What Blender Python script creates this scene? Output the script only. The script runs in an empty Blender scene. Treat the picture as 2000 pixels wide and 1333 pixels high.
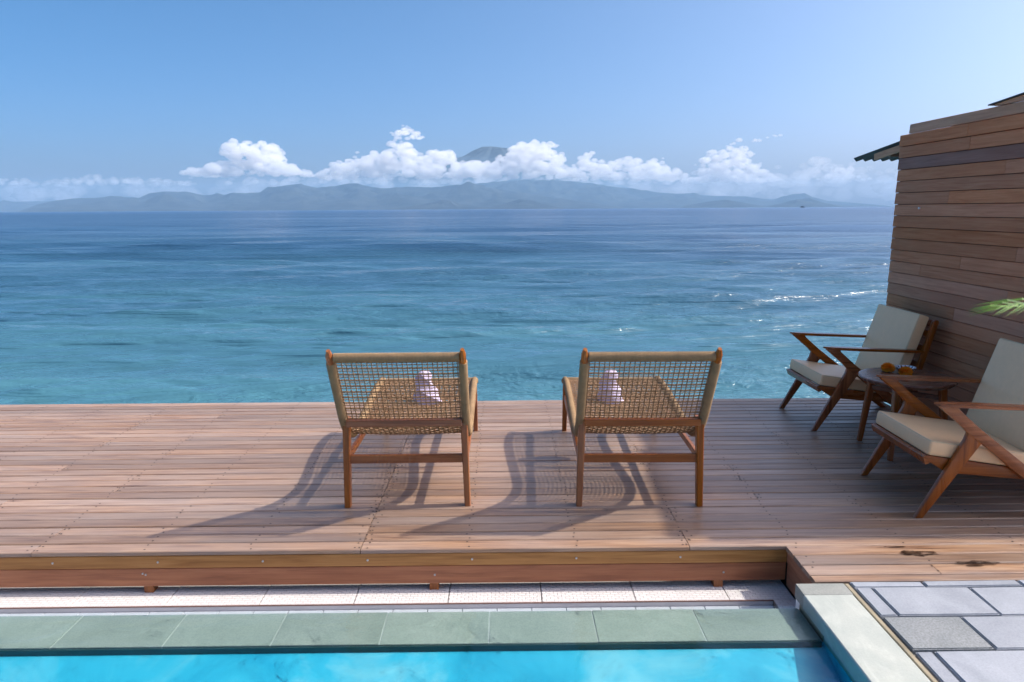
import bpy, bmesh, math, random
import numpy as np
from mathutils import Vector, Matrix, noise
random.seed(7)
R = math.radians
S = bpy.context.scene
COL = S.collection

# ------------------------------------------------------------------ camera
cam = bpy.data.cameras.new('camera'); camo = bpy.data.objects.new('camera', cam); COL.objects.link(camo)
cam.sensor_width = 36; cam.lens = 1450 / 2000 * 36
cam.clip_start = 0.05; cam.clip_end = 80000
PITCH = math.atan((666.5 - 408) / 1450); YAW = math.atan(12 / 1450); ROLL = R(0.35)
camo.location = (0, 0, 1.5)
camo.matrix_world = (Matrix.Translation((0, 0, 1.5)) @ Matrix.Rotation(-YAW, 4, 'Z') @
                     Matrix.Rotation(math.pi / 2 - PITCH, 4, 'X') @ Matrix.Rotation(-ROLL, 4, 'Z'))
cam.dof.use_dof = True; cam.dof.focus_distance = 7.0; cam.dof.aperture_fstop = 5.6
S.camera = camo

# ------------------------------------------------------------------ light
SUN_EL = 45.0; SUN_AZ = 85.0          # azimuth measured from +Y towards +X
w = bpy.data.worlds.new('World'); S.world = w; w.use_nodes = True
nt = w.node_tree; nt.nodes.clear()
out = nt.nodes.new('ShaderNodeOutputWorld'); bg = nt.nodes.new('ShaderNodeBackground')
sky = nt.nodes.new('ShaderNodeTexSky'); sky.sky_type = 'NISHITA'; sky.sun_disc = False
sky.sun_elevation = R(SUN_EL); sky.sun_rotation = R(SUN_AZ)
sky.altitude = 0; sky.air_density = 0.38; sky.dust_density = 4.0; sky.ozone_density = 3.0
bg.inputs[1].default_value = 0.14
sat = nt.nodes.new('ShaderNodeHueSaturation'); sat.inputs['Saturation'].default_value = 1.36; sat.inputs['Hue'].default_value = 0.487
nt.links.new(sky.outputs[0], sat.inputs['Color']); nt.links.new(sat.outputs[0], bg.inputs[0]); nt.links.new(bg.outputs[0], out.inputs[0])
sl = bpy.data.lights.new('sun', 'SUN'); so = bpy.data.objects.new('sun', sl); COL.objects.link(so)
sl.energy = 2.1; sl.angle = R(0.9); sl.color = (1, 0.93, 0.82)
d = Vector((math.cos(R(SUN_EL)) * math.sin(R(SUN_AZ)), math.cos(R(SUN_EL)) * math.cos(R(SUN_AZ)), math.sin(R(SUN_EL))))
so.rotation_euler = d.to_track_quat('Z', 'Y').to_euler()
S.view_settings.view_transform = 'Standard'; S.view_settings.look = 'None'
S.view_settings.gamma = 1; S.view_settings.use_curve_mapping = False
S.view_settings.exposure = 1.08
S.render.engine = 'CYCLES'
S.cycles.use_denoising = True
S.cycles.max_bounces = 10; S.cycles.diffuse_bounces = 6; S.cycles.transparent_max_bounces = 32; S.cycles.volume_bounces = 6
S.cycles.use_adaptive_sampling = True; S.cycles.adaptive_threshold = 0.01
S.cycles.caustics_reflective = False; S.cycles.caustics_refractive = False

# ------------------------------------------------------------------ helpers
class MB:
    def __init__(s): s.v = []; s.f = []
    def add(s, vs, fs):
        o = len(s.v); s.v += [tuple(v) for v in vs]; s.f += [tuple(i + o for i in f) for f in fs]
    def box(s, c, d, rot=None, ch=0.0):
        """box centred c with full dims d; optional chamfer on the long edges along the longest axis"""
        hx, hy, hz = d[0] / 2, d[1] / 2, d[2] / 2
        ax = max(range(3), key=lambda i: d[i])
        a, b = [(1, 2), (0, 2), (0, 1)][ax]
        h = (hx, hy, hz); k = ch
        if k > 0:
            prof = [(-h[a] + k, -h[b]), (h[a] - k, -h[b]), (h[a], -h[b] + k), (h[a], h[b] - k), (h[a] - k, h[b]), (-h[a] + k, h[b]), (-h[a], h[b] - k), (-h[a], -h[b] + k)]
        else:
            prof = [(-h[a], -h[b]), (h[a], -h[b]), (h[a], h[b]), (-h[a], h[b])]
        n = len(prof); vs = []
        for e in (-h[ax], h[ax]):
            for p in prof:
                v = [0, 0, 0]; v[ax] = e; v[a] = p[0]; v[b] = p[1]; vs.append(Vector(v))
        if rot is not None: vs = [rot @ v for v in vs]
        vs = [v + Vector(c) for v in vs]
        fs = [tuple(range(n - 1, -1, -1)), tuple(range(n, 2 * n))] + [(i, (i + 1) % n, n + (i + 1) % n, n + i) for i in range(n)]
        if ax == 1: fs = [f[::-1] for f in fs]
        s.add(vs, fs)
    def bar(s, p, q, w, h, up=(0, 0, 1), w2=None, h2=None, ch=0.002):
        """tapered rectangular bar from p to q, w across, h along up"""
        p = Vector(p); q = Vector(q); t = (q - p).normalized(); u = Vector(up); u = (u - t * u.dot(t)).normalized(); r = t.cross(u)
        w2 = w if w2 is None else w2; h2 = h if h2 is None else h2
        vs = []
        for c, a, b in ((p, w, h), (q, w2, h2)):
            a /= 2; b /= 2; k = min(ch, a * .4, b * .4)
            for x, y in ((-a + k, -b), (a - k, -b), (a, -b + k), (a, b - k), (a - k, b), (-a + k, b), (-a, b - k), (-a, -b + k)):
                vs.append(c + r * x + u * y)
        s.add(vs, [tuple(range(7, -1, -1)), tuple(range(8, 16))] + [(i, (i + 1) % 8, 8 + (i + 1) % 8, 8 + i) for i in range(8)])
    def tube(s, pts, rad, n=6, up=(0, 0, 1), sx=1.0, cap=True):
        """rad: number or function of index; sx scales the section across"""
        P = [Vector(p) for p in pts]; m = len(P); vs = []
        for i in range(m):
            t = (P[min(i + 1, m - 1)] - P[max(i - 1, 0)]).normalized(); u = Vector(up); u = u - t * u.dot(t)
            if u.length < 1e-4: u = Vector((1, 0, 0)) - t * t.x
            u.normalize(); r = t.cross(u); rr = rad(i) if callable(rad) else rad
            for k in range(n):
                a = 2 * math.pi * (k + .5) / n
                vs.append(P[i] + r * (math.cos(a) * rr * sx) + u * (math.sin(a) * rr))
        fs = [(i * n + k, i * n + (k + 1) % n, (i + 1) * n + (k + 1) % n, (i + 1) * n + k) for i in range(m - 1) for k in range(n)]
        if cap: fs += [tuple(range(n - 1, -1, -1)), tuple(range((m - 1) * n, m * n))]
        s.add(vs, fs)
    def lathe(s, prof, n=24, c=(0, 0, 0)):
        vs = [(c[0] + r * math.cos(2 * math.pi * k / n), c[1] + r * math.sin(2 * math.pi * k / n), c[2] + z) for r, z in prof for k in range(n)]
        fs = [(i * n + k, i * n + (k + 1) % n, (i + 1) * n + (k + 1) % n, (i + 1) * n + k) for i in range(len(prof) - 1) for k in range(n)]
        fs += [tuple(range(n - 1, -1, -1)), tuple(range((len(prof) - 1) * n, len(prof) * n))]
        s.add(vs, fs)
    def mesh(s, name, mat, smooth=False):
        me = bpy.data.meshes.new(name); me.from_pydata(s.v, [], s.f); me.update()
        if mat: me.materials.append(mat)
        if smooth: me.polygons.foreach_set('use_smooth', [True] * len(me.polygons))
        return me
    def build(s, name, mat, parent=None, smooth=False, loc=None):
        return link(name, s.mesh(name, mat, smooth), parent, loc)
def link(name, me, parent=None, loc=None):
    o = bpy.data.objects.new(name, me); COL.objects.link(o)
    if parent: o.parent = parent
    if loc: o.location = loc
    return o
def tag(o, label=None, cat=None, group=None, kind=None):
    for k, v in (('label', label), ('category', cat), ('group', group), ('kind', kind)):
        if v: o[k] = v
    return o
def empty(name, loc=(0, 0, 0), rz=0, **k):
    o = bpy.data.objects.new(name, None); COL.objects.link(o); o.location = loc; o.rotation_euler = (0, 0, rz); o.empty_display_size = .1
    return tag(o, **k)
def copy_tree(o, parent=None):
    c = o.copy(); COL.objects.link(c)
    if parent: c.parent = parent
    for ch in list(o.children): copy_tree(ch, c)
    return c
def prism(poly, y0, y1, name, mat, parent, bev=.004, seg=2):
    """poly in x-z extruded along y, edges rounded"""
    bm = bmesh.new(); a = [bm.verts.new((x, y0, z)) for x, z in poly]; b = [bm.verts.new((x, y1, z)) for x, z in poly]; n = len(poly)
    bm.faces.new(a); bm.faces.new(b[::-1])
    for i in range(n): bm.faces.new((a[i], b[i], b[(i + 1) % n], a[(i + 1) % n]))
    bmesh.ops.recalc_face_normals(bm, faces=bm.faces)
    es = [e for e in bm.edges if abs(e.verts[0].co.y - e.verts[1].co.y) < 1e-6]
    bmesh.ops.bevel(bm, geom=es, offset=bev, segments=seg, affect='EDGES', profile=.5)
    me = bpy.data.meshes.new(name); bm.to_mesh(me); bm.free(); me.materials.append(mat)
    for p in me.polygons: p.use_smooth = True
    try: me.set_sharp_from_angle(angle=R(35))
    except Exception: pass
    return link(name, me, parent)

# ------------------------------------------------------------------ materials
class NT:
    def __init__(s, name):
        s.m = bpy.data.materials.new(name); s.m.use_nodes = True; s.t = s.m.node_tree
        s.b = s.t.nodes['Principled BSDF']; s.out = s.t.nodes['Material Output']
    def n(s, ty, **k):
        nd = s.t.nodes.new(ty)
        for a, b in k.items():
            if isinstance(a, str) and not a.startswith('i_'): setattr(nd, a, b)
            else: nd.inputs[a[2:]].default_value = b
        return nd
    def l(s, a, b): s.t.links.new(a, b)
    def coord(s, scale=(1, 1, 1), rnd=True, kind='Object', rot=(0, 0, 0)):
        tc = s.n('ShaderNodeTexCoord'); mp = s.n('ShaderNodeMapping'); mp.inputs['Scale'].default_value = scale; mp.inputs['Rotation'].default_value = rot
        if rnd:
            oi = s.n('ShaderNodeObjectInfo'); ml = s.n('ShaderNodeMath', operation='MULTIPLY'); ml.inputs[1].default_value = 97.3
            s.l(oi.outputs['Random'], ml.inputs[0]); ad = s.n('ShaderNodeVectorMath', operation='ADD')
            s.l(tc.outputs[kind], mp.inputs[0]); s.l(mp.outputs[0], ad.inputs[0]); s.l(ml.outputs[0], ad.inputs[1]); return ad.outputs[0]
        s.l(tc.outputs[kind], mp.inputs[0]); return mp.outputs[0]
    def noise(s, vec, scale=5, detail=4, rough=.55, dist=0.):
        nd = s.n('ShaderNodeTexNoise'); nd.inputs['Scale'].default_value = scale; nd.inputs['Detail'].default_value = detail
        nd.inputs['Roughness'].default_value = rough; nd.inputs['Distortion'].default_value = dist
        if vec is not None: s.l(vec, nd.inputs['Vector'])
        return nd.outputs['Fac']
    def ramp(s, fac, stops, interp='LINEAR'):
        r = s.n('ShaderNodeValToRGB'); e = r.color_ramp.elements; r.color_ramp.interpolation = interp
        while len(e) < len(stops): e.new(.5)
        for i, (p, c) in enumerate(stops): e[i].position = p; e[i].color = (*c, 1) if len(c) == 3 else c
        s.l(fac, r.inputs[0]); return r.outputs[0]
    def mix(s, fac, a, b, mode='MIX'):
        m = s.n('ShaderNodeMix', data_type='RGBA', blend_type=mode)
        for v, i in ((fac, 0), (a, 6), (b, 7)):
            if isinstance(v, (int, float)): m.inputs[i].default_value = v
            elif isinstance(v, tuple): m.inputs[i].default_value = (*v, 1)
            else: s.l(v, m.inputs[i])
        return m.outputs[2]
    def math(s, op, a, b=0.):
        m = s.n('ShaderNodeMath', operation=op)
        for v, i in ((a, 0), (b, 1)):
            if isinstance(v, (int, float)): m.inputs[i].default_value = v
            else: s.l(v, m.inputs[i])
        return m.outputs[0]
    def rng(s, v, a, b, c, d):
        m = s.n('ShaderNodeMapRange'); s.l(v, m.inputs[0])
        for i, x in enumerate((a, b, c, d)): m.inputs[i + 1].default_value = x
        return m.outputs[0]
    def bump(s, h, strength=.3, dist=.002, normal=None):
        b = s.n('ShaderNodeBump'); b.inputs['Strength'].default_value = strength; b.inputs['Distance'].default_value = dist; s.l(h, b.inputs['Height'])
        if normal is not None: s.l(normal, b.inputs['Normal'])
        s.l(b.outputs[0], s.b.inputs['Normal']); return b.outputs[0]
    def set(s, **k):
        for a, v in k.items():
            i = s.b.inputs[a.replace('_', ' ')]
            if isinstance(v, (int, float)): i.default_value = v
            elif isinstance(v, tuple): i.default_value = (*v, 1) if len(v) == 3 else v
            else: s.l(v, i)
        return s.m

def wood(name, cols, axis=0, rough=(.35, .6), grey=None, vary=.25, grain=1.0, spec=.5, blot=.4, bump=.4):
    """cols: dark, mid, light. axis = grain direction"""
    M = NT(name)
    sc = [26, 26, 26]; sc[axis] = 1.3
    v = M.coord(tuple(sc)); g = M.noise(v, 2.2 * grain, 6, .62, .6)
    c = M.ramp(g, [(.28, cols[0]), (.5, cols[1]), (.72, cols[2])])
    sc2 = [3.5, 3.5, 3.5]; sc2[axis] = .8
    v2 = M.coord(tuple(sc2)); b = M.noise(v2, 1.4, 4, .6)
    c = M.mix(M.rng(b, .35, .7, 0, blot), c, grey if grey else cols[0])
    oi = M.n('ShaderNodeObjectInfo')
    hs = M.n('ShaderNodeHueSaturation'); M.l(c, hs.inputs['Color'])
    M.l(M.rng(oi.outputs['Random'], 0, 1, 1 - vary, 1 + vary), hs.inputs['Value'])
    wn = M.n('ShaderNodeTexWhiteNoise', noise_dimensions='1D'); M.l(oi.outputs['Random'], wn.inputs['W'])
    M.l(M.rng(wn.outputs['Value'], 0, 1, .92, 1.10), hs.inputs['Saturation'])
    fine = [220, 220, 220]; fine[axis] = 6
    f = M.noise(M.coord(tuple(fine)), 1, 3, .6)
    c = M.mix(M.rng(f, .3, .7, .22, 0), hs.outputs[0], cols[0])
    M.bump(M.math('ADD', M.math('MULTIPLY', f, .6), g), bump, .0012)
    return M.set(Base_Color=c, Roughness=M.rng(b, .3, .7, rough[0], rough[1]), Specular_IOR_Level=spec)

m_deck = wood('weathered deck timber', [(.135, .068, .040), (.36, .215, .132), (.51, .34, .222)], 0, (.30, .52), grey=(.30, .26, .245), vary=.24, blot=.65)
m_fascia_light = wood('ochre fascia timber', [(.26, .11, .035), (.46, .22, .08), (.56, .30, .12)], 0, (.45, .6), vary=.08, blot=.35)
m_fascia_red = wood('reddish fascia timber', [(.22, .075, .035), (.40, .15, .07), (.50, .21, .10)], 0, (.45, .6), vary=.08)
m_fascia_side = wood('reddish side timber', [(.22, .075, .035), (.40, .15, .07), (.50, .21, .10)], 1, (.45, .6), vary=.08)
m_hut = wood('hut cladding timber', [(.44, .15, .07), (.62, .26, .135), (.70, .34, .19)], 1, (.55, .75), grey=(.48, .20, .11), spec=.2, vary=.16, blot=.7)
m_hut_dark = wood('dark stained cladding', [(.22, .095, .065), (.31, .145, .10), (.38, .19, .14)], 1, (.5, .7), vary=.05)
m_hut_tan = wood('tan cladding', [(.44, .19, .09), (.62, .30, .15), (.7, .38, .21)], 1, (.5, .7), vary=.05)
m_teak = wood('oiled teak', [(.16, .045, .012), (.35, .115, .03), (.47, .18, .05)], 2, (.3, .45), vary=.06, blot=.35, bump=.15)
m_teakx = wood('oiled teak crosswise', [(.15, .04, .012), (.32, .10, .028), (.43, .16, .05)], 0, (.3, .45), vary=.06, blot=.35, bump=.15)
m_chair = wood('polished chair teak', [(.14, .032, .008), (.34, .095, .022), (.48, .155, .042)], 0, (.22, .34), vary=.06, blot=.3, bump=.1)
m_chairz = wood('polished chair teak upright', [(.14, .032, .008), (.34, .095, .022), (.48, .155, .042)], 2, (.22, .34), vary=.06, blot=.3, bump=.1)
m_table = wood('dark table teak', [(.085, .03, .018), (.2, .085, .05), (.3, .14, .085)], 0, (.22, .36), vary=.05, blot=.4, bump=.1)

def flat(name, col, rough=.5, metal=0., nscale=60, var=.15, bump=.15, spec=.5, bd=.001, rnd=True):
    M = NT(name); v = M.coord(rnd=rnd); a = M.noise(v, nscale, 4); b = M.noise(v, nscale * .08, 4, .6)
    c = M.mix(M.rng(b, .3, .7, 0, 1), tuple(x * (1 - var) for x in col), tuple(min(1, x * (1 + var)) for x in col))
    c = M.mix(M.rng(a, .3, .7, .12, 0), c, tuple(x * .6 for x in col))
    M.bump(a, bump, bd); return M.set(Base_Color=c, Roughness=rough, Metallic=metal, Specular_IOR_Level=spec)
m_rope = flat('twisted sea grass rope', (.29, .165, .082), .8, nscale=160, var=.22, bump=.8)
m_ropewrap = flat('rope wrapping', (.30, .19, .095), .8, nscale=220, var=.2, bump=.8)
m_cushion = flat('cream vinyl cushion', (.95, .60, .32), .42, nscale=420, var=.03, bump=.12, bd=.0006)
m_piping = flat('cream piping', (.80, .54, .30), .45, nscale=420, var=.03)
m_metal = flat('galvanised screw', (.6, .6, .6), .35, .9)
m_screw = flat('dark deck screw', (.035, .022, .018), .6)
m_dark = flat('dark underside', (.02, .018, .016), .9)
m_roof = flat('weathered corrugated sheet', (.045, .04, .04), .55, nscale=20, var=.3)
m_trim = flat('grey trim board', (.22, .17, .13), .7, nscale=30, var=.2)
m_towel = flat('lilac towelling', (.62, .54, .72), .95, nscale=350, var=.06, bump=1.0, bd=.002)
m_marigold = flat('marigold petals', (.98, .29, .006), .7, nscale=90, var=.25)
m_black = flat('black glazed bowl', (.02, .02, .025), .2)
m_white = flat('white glaze', (.8, .8, .82), .3)
m_palm = NT('palm leaf')
_c = m_palm.ramp(m_palm.noise(m_palm.coord((3, 3, 3), False), 8, 3), [(.3, (.06, .16, .012)), (.7, (.22, .36, .04))])
m_palm = m_palm.set(Base_Color=_c, Roughness=.45)
m_stem = flat('palm stem', (.20, .15, .08), .8, nscale=40)
m_pot = flat('grey pot', (.25, .24, .23), .8, nscale=40)
m_concrete = flat('pool shell render', (.5, .5, .48), .8, nscale=30, rnd=False)
m_grout = flat('dark grout', (.21, .21, .20), .9, nscale=40, rnd=False)
m_strip = flat('tan joint strip', (.34, .29, .20), .85, nscale=60, var=.3)

# stone slabs: green pool stone, pale coping, lavender grey pavers
def stone(name, a, b, c, rough=.45, sc=(2.2, 2.2, 2.2), vary=.1, pits=0.3, veins=.25, bd=.0015):
    M = NT(name); v = M.coord(sc); n1 = M.noise(v, 1.8, 7, .6, .5); col = M.ramp(n1, [(.3, a), (.5, b), (.68, c)])
    n2 = M.noise(M.coord((9, 2.2, 9), rot=(0, 0, .5)), 1.2, 6, .7, 1.0)
    col = M.mix(M.rng(n2, .5, .64, 0, veins), col, tuple(min(1, x * 1.35) for x in c))
    n3 = M.noise(M.coord(), 130, 3, .7)
    col = M.mix(M.rng(n3, .35, .6, pits, 0), col, tuple(x * .55 for x in a))
    oi = M.n('ShaderNodeObjectInfo'); hs = M.n('ShaderNodeHueSaturation'); M.l(col, hs.inputs['Color'])
    M.l(M.rng(oi.outputs['Random'], 0, 1, 1 - vary, 1 + vary), hs.inputs['Value'])
    M.bump(M.math('ADD', n3, M.math('MULTIPLY', n1, 2.)), .5, bd)
    return M.set(Base_Color=hs.outputs[0], Roughness=M.rng(n1, .3, .7, rough, rough + .2))
m_green = stone('green pool stone', (.32, .36, .31), (.365, .405, .35), (.41, .44, .385), .28, veins=.12, vary=.08)
m_coping = stone('pale green coping stone', (.36, .40, .365), (.44, .47, .43), (.50, .52, .47), .5, vary=.04, pits=.1, veins=.3)
m_copgrey = stone('grey coping end stone', (.24, .25, .23), (.33, .34, .31), (.4, .4, .37), .5, pits=.3)
m_paver = stone('lavender grey paver', (.27, .295, .335), (.335, .36, .405), (.385, .41, .455), .55, vary=.07, pits=.25, veins=.12)
m_paver2 = stone('darker granite paver', (.20, .215, .22), (.26, .28, .29), (.31, .325, .335), .6, vary=.0, pits=.6, veins=.05)
# embossed white tile
M = NT('embossed white tile'); v = M.coord((1, 1, 1), False)
br = M.n('ShaderNodeTexBrick'); M.l(v, br.inputs['Vector']); br.inputs['Scale'].default_value = 1
br.inputs['Brick Width'].default_value = .034; br.inputs['Row Height'].default_value = .017; br.inputs['Mortar Size'].default_value = .003; br.inputs['Mortar Smooth'].default_value = 1.
br.inputs['Color1'].default_value = (.80, .78, .77, 1); br.inputs['Color2'].default_value = (.72, .70, .70, 1); br.inputs['Mortar'].default_value = (.58, .54, .53, 1)
nz = M.noise(v, 4, 4)
M.bump(br.outputs['Fac'], .6, -.003)
m_tile = M.set(Base_Color=M.mix(M.rng(nz, .35, .7, 0, .25), br.outputs['Color'], (.66, .62, .58)), Roughness=.45)
m_tilegutter = flat('grey white gutter tile', (.55, .55, .58), .4, nscale=30, rnd=False)
m_basin = NT('pool mosaic'); v = m_basin.coord((1, 1, 1), False)
vb = m_basin.n('ShaderNodeTexVoronoi'); m_basin.l(v, vb.inputs['Vector']); vb.inputs['Scale'].default_value = 30; vb.feature = 'DISTANCE_TO_EDGE'
nb = m_basin.noise(v, 2.3, 5, .6, .8)
cb = m_basin.ramp(nb, [(.3, (.015, .42, .66)), (.48, (.04, .53, .76)), (.66, (.20, .66, .82))])  # lighter patches in the mosaic colour stand in for highlights on the water
m_basin = m_basin.set(Base_Color=cb, Roughness=.4)

# pool water: clear surface, reflection by Fresnel, ripples
def pool_mat():
    M = NT('clear pool water'); t = M.t; t.nodes.remove(M.b)
    v = M.coord((1, 1, 1), False); 
    a = M.noise(M.coord((1.1, 2.6, 1), False, rot=(0, 0, .35)), 2.6, 4, .55, .5)
    b2 = M.noise(M.coord((1, 2.2, 1), False, rot=(0, 0, -.5)), 16, 3, .6, .6)
    bp = M.n('ShaderNodeBump'); bp.inputs['Strength'].default_value = 1; bp.inputs['Distance'].default_value = .011
    M.l(M.math('ADD', a, M.math('MULTIPLY', b2, .10)), bp.inputs['Height'])
    gl = M.n('ShaderNodeBsdfGlossy'); gl.inputs['Roughness'].default_value = .03; M.l(bp.outputs[0], gl.inputs['Normal'])
    gl.inputs['Color'].default_value = (1, 1, 1, 1)
    tr = M.n('ShaderNodeBsdfTransparent'); tr.inputs['Color'].default_value = (.86, .96, .97, 1)
    fr = M.n('ShaderNodeFresnel'); fr.inputs['IOR'].default_value = 1.33; M.l(bp.outputs[0], fr.inputs['Normal'])
    mx = M.n('ShaderNodeMixShader'); M.l(fr.outputs[0], mx.inputs[0]); M.l(tr.outputs[0], mx.inputs[1]); M.l(gl.outputs[0], mx.inputs[2])
    M.l(mx.outputs[0], M.out.inputs['Surface']); return M.m
m_poolwater = pool_mat()

# sea
def sea_mat():
    M = NT('sea water'); tc = M.n('ShaderNodeTexCoord'); P = tc.outputs['Object']
    sp = M.n('ShaderNodeSeparateXYZ'); M.l(P, sp.inputs[0]); Y = sp.outputs[1]; X = sp.outputs[0]
    dist = M.n('ShaderNodeVectorMath', operation='LENGTH'); M.l(P, dist.inputs[0]); D = dist.outputs['Value']
    ld = M.math('LOGARITHM', D, 10.)                     # 0.8 near .. 4 far
    big = M.noise(M.coord((.05, .11, 1), False), 1, 4, .6)    # patches of reef and sand
    lm = M.math('ADD', ld, M.math('MULTIPLY', M.math('SUBTRACT', big, .5), .9))
    lm = M.math('ADD', lm, M.rng(X, -60, 10, -.18, 0))
    col = M.ramp(M.rng(lm, .6, 2.8, 0, 1), [(0., (.068, .195, .225)), (.22, (.060, .175, .225)), (.42, (.036, .108, .175)), (.62, (.018, .062, .130)), (1., (.012, .042, .105))])
    # wind ruffled and slick bands
    band = M.noise(M.coord((.0035, .02, 1), False), 1, 5, .6, .4)
    band2 = M.noise(M.coord((.03, .14, 1), False), 1, 4, .6, .3)
    ruff = M.rng(M.math('ADD', M.math('MULTIPLY', band, .6), M.math('MULTIPLY', band2, .4)), .42, .58, .06, 1.45)
    r1 = M.noise(M.coord((.9, 2.2, 1), False, rot=(0, 0, .12)), 2.6, 3, .6, .5)
    r2 = M.noise(M.coord((1, 1.9, 1), False, rot=(0, 0, -.25)), .75, 4, .62, .4)
    r3 = M.noise(M.coord((.10, .36, 1), False, rot=(0, 0, .06)), 1, 6, .7, .5)
    h = M.math('ADD', M.math('MULTIPLY', r1, .05), M.math('MULTIPLY', r2, .12))
    h = M.math('ADD', h, M.math('MULTIPLY', r3, M.rng(ld, 1.0, 2.2, .0, .9)))
    h = M.math('MULTIPLY', h, ruff)
    h = M.math('MULTIPLY', h, M.rng(ld, 1.2, 2.9, 1., .5))
    M.bump(h, 1., 1.)
    return M.set(Base_Color=col, Roughness=M.rng(ld, .9, 2.8, .14, .24), IOR=1.33, Specular_IOR_Level=.5)
m_sea = sea_mat()

# ------------------------------------------------------------------ sea surface (one sheet, finer near the deck)
def build_sea():
    rs = np.random.RandomState(4)
    Ys = [-40., -20., -5., 2., 5., 7.5]; y = 9.0
    while y < 14000: Ys.append(y); y += y * y / 4300. if y < 400 else y * .22
    Ys.append(14000.); Ys = np.array(Ys); nx = 1300
    s = np.linspace(-1, 1, nx); hw = np.minimum(np.abs(Ys) * .86 + 9, 11900)
    Yg = np.repeat(Ys[:, None], nx, 1); Xg = s[None, :] * hw[:, None]
    dy = np.gradient(Ys)[:, None]; dx = (hw * 2 / nx)[:, None]
    Z = np.zeros_like(Xg)
    for i in range(90):
        lam = 10 ** rs.uniform(math.log10(.28), math.log10(6.)); th = math.pi / 2 + .08 + rs.normal() * .24
        k = 2 * math.pi / lam; kx, ky = k * math.cos(th), k * math.sin(th)
        amp = .0066 * lam ** .80 * rs.uniform(.5, 1.3)
        step = np.maximum(np.abs(dy * math.sin(th)), np.abs(dx * math.cos(th)))
        att = np.clip((lam / step - 2.5) / 3., 0, 1)
        Z += amp * att * np.sin(kx * Xg + ky * Yg + rs.uniform(0, 6.28) + 1.3 * np.sin(Xg * .35 / lam ** .5 * rs.uniform(.5, 1.5) + Yg * .11 + i))
    for i in range(16):
        lam = 10 ** rs.uniform(math.log10(7.), math.log10(32.)); th = math.pi / 2 + .12 + rs.normal() * .22
        k = 2 * math.pi / lam; kx, ky = k * math.cos(th), k * math.sin(th)
        step = np.maximum(np.abs(dy * math.sin(th)), np.abs(dx * math.cos(th))); att = np.clip((lam / step - 2.5) / 3., 0, 1)
        Z += .026 * lam / 6.28 * rs.uniform(.5, 1.4) * att * np.sin(kx * Xg + ky * Yg + rs.uniform(0, 6.28) + .9 * np.sin(Xg * .04 + i))
    Z *= np.clip((Yg - 1) / 4, 0, 1)
    V = np.stack([Xg, Yg, Z], -1).reshape(-1, 3); ny = len(Ys)
    idx = np.arange(nx * ny).reshape(ny, nx)
    F = np.stack([idx[:-1, :-1], idx[:-1, 1:], idx[1:, 1:], idx[1:, :-1]], -1).reshape(-1, 4)
    me = bpy.data.meshes.new('sea'); me.vertices.add(len(V)); me.vertices.foreach_set('co', V.ravel())
    me.loops.add(F.size); me.loops.foreach_set('vertex_index', F.ravel().astype(np.int32))
    me.polygons.add(len(F)); me.polygons.foreach_set('loop_start', np.arange(0, F.size, 4, dtype=np.int32))
    me.polygons.foreach_set('use_smooth', np.ones(len(F), bool)); me.update(calc_edges=True); me.validate()
    me.materials.append(m_sea); o = link('sea', me, loc=(0, 0, -1.6)); return tag(o, kind='structure')
build_sea()

# ------------------------------------------------------------------ distant land
F_ = 1450.
def px2(xp, yp, D):   # photograph column and row to X and height at distance D
    X = (xp - 988) / F_ * D; z = 1.5 + ((408 - .0061 * (xp - 1000)) - yp) / (F_ * 1.0317 / 1.0) * D * 1.03
    return X, z
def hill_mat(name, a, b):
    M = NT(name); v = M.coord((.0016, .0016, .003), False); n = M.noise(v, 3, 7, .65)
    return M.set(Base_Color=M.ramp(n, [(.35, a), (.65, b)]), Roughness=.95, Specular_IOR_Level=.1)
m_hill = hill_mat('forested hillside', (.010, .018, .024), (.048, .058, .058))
m_volcano = hill_mat('haze tinted volcanic slopes', (.055, .08, .10), (.09, .12, .14))  # distance haze is put into this paler, bluer colour
def ridge(name, prof, D, depth, mat, seed, nx=420, ny=60, rough=.45, **tags):
    xs = [p[0] for p in prof]; pts = [px2(a, b, D) for a, b in prof]
    PX = np.array([p[0] for p in pts]); PZ = np.array([max(p[1], -3) for p in pts])
    X = np.linspace(PX[0], PX[-1], nx); Zr = np.interp(X, PX, PZ)
    V = []; F = []
    for j in range(ny):
        t = j / (ny - 1) * 1.35 - 1.0                      # -1 shore .. 0 crest .. .35 behind
        y = D + t * depth
        for i in range(nx):
            x = X[i]; zc = Zr[i]
            f = max(0, 1 - abs(t) ** 1.15) if t <= 0 else max(0, 1 - (t / .35) ** 1.5)
            nzv = noise.fractal(Vector((x / (depth * .30) + seed, y / (depth * .38), seed)), 1.0, 2.1, 5)
            spur = 1 - abs(noise.noise(Vector((x / (depth * .22) + seed * 3, y / (depth * .8), 4.)))) * 1.2
            e = min(1, abs(t) * 5)
            z = zc * (f * (1 - e * .35 + e * .35 * spur) + e * rough * nzv * f)
            if abs(t) < .04: z = zc * (1 + .03 * noise.noise(Vector((x / (depth * .05), seed, 0.))))
            xx = x * y / D
            V.append((xx, y, z - (0 if f > 0.02 else 4) - 1.6 * (1 - f)))
    for j in range(ny - 1):
        for i in range(nx - 1): a = j * nx + i; F.append((a, a + 1, a + nx + 1, a + nx))
    me = bpy.data.meshes.new(name); me.from_pydata(V, [], F); me.polygons.foreach_set('use_smooth', [True] * len(F)); me.materials.append(mat)
    return tag(link(name, me), kind='structure', **tags)
ridge('hills', [(-160, 398), (0, 396), (60, 395), (130, 394), (230, 396), (330, 399), (420, 405), (450, 410)], 12000, 1200, m_hill, 1.3, nx=160)
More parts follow.
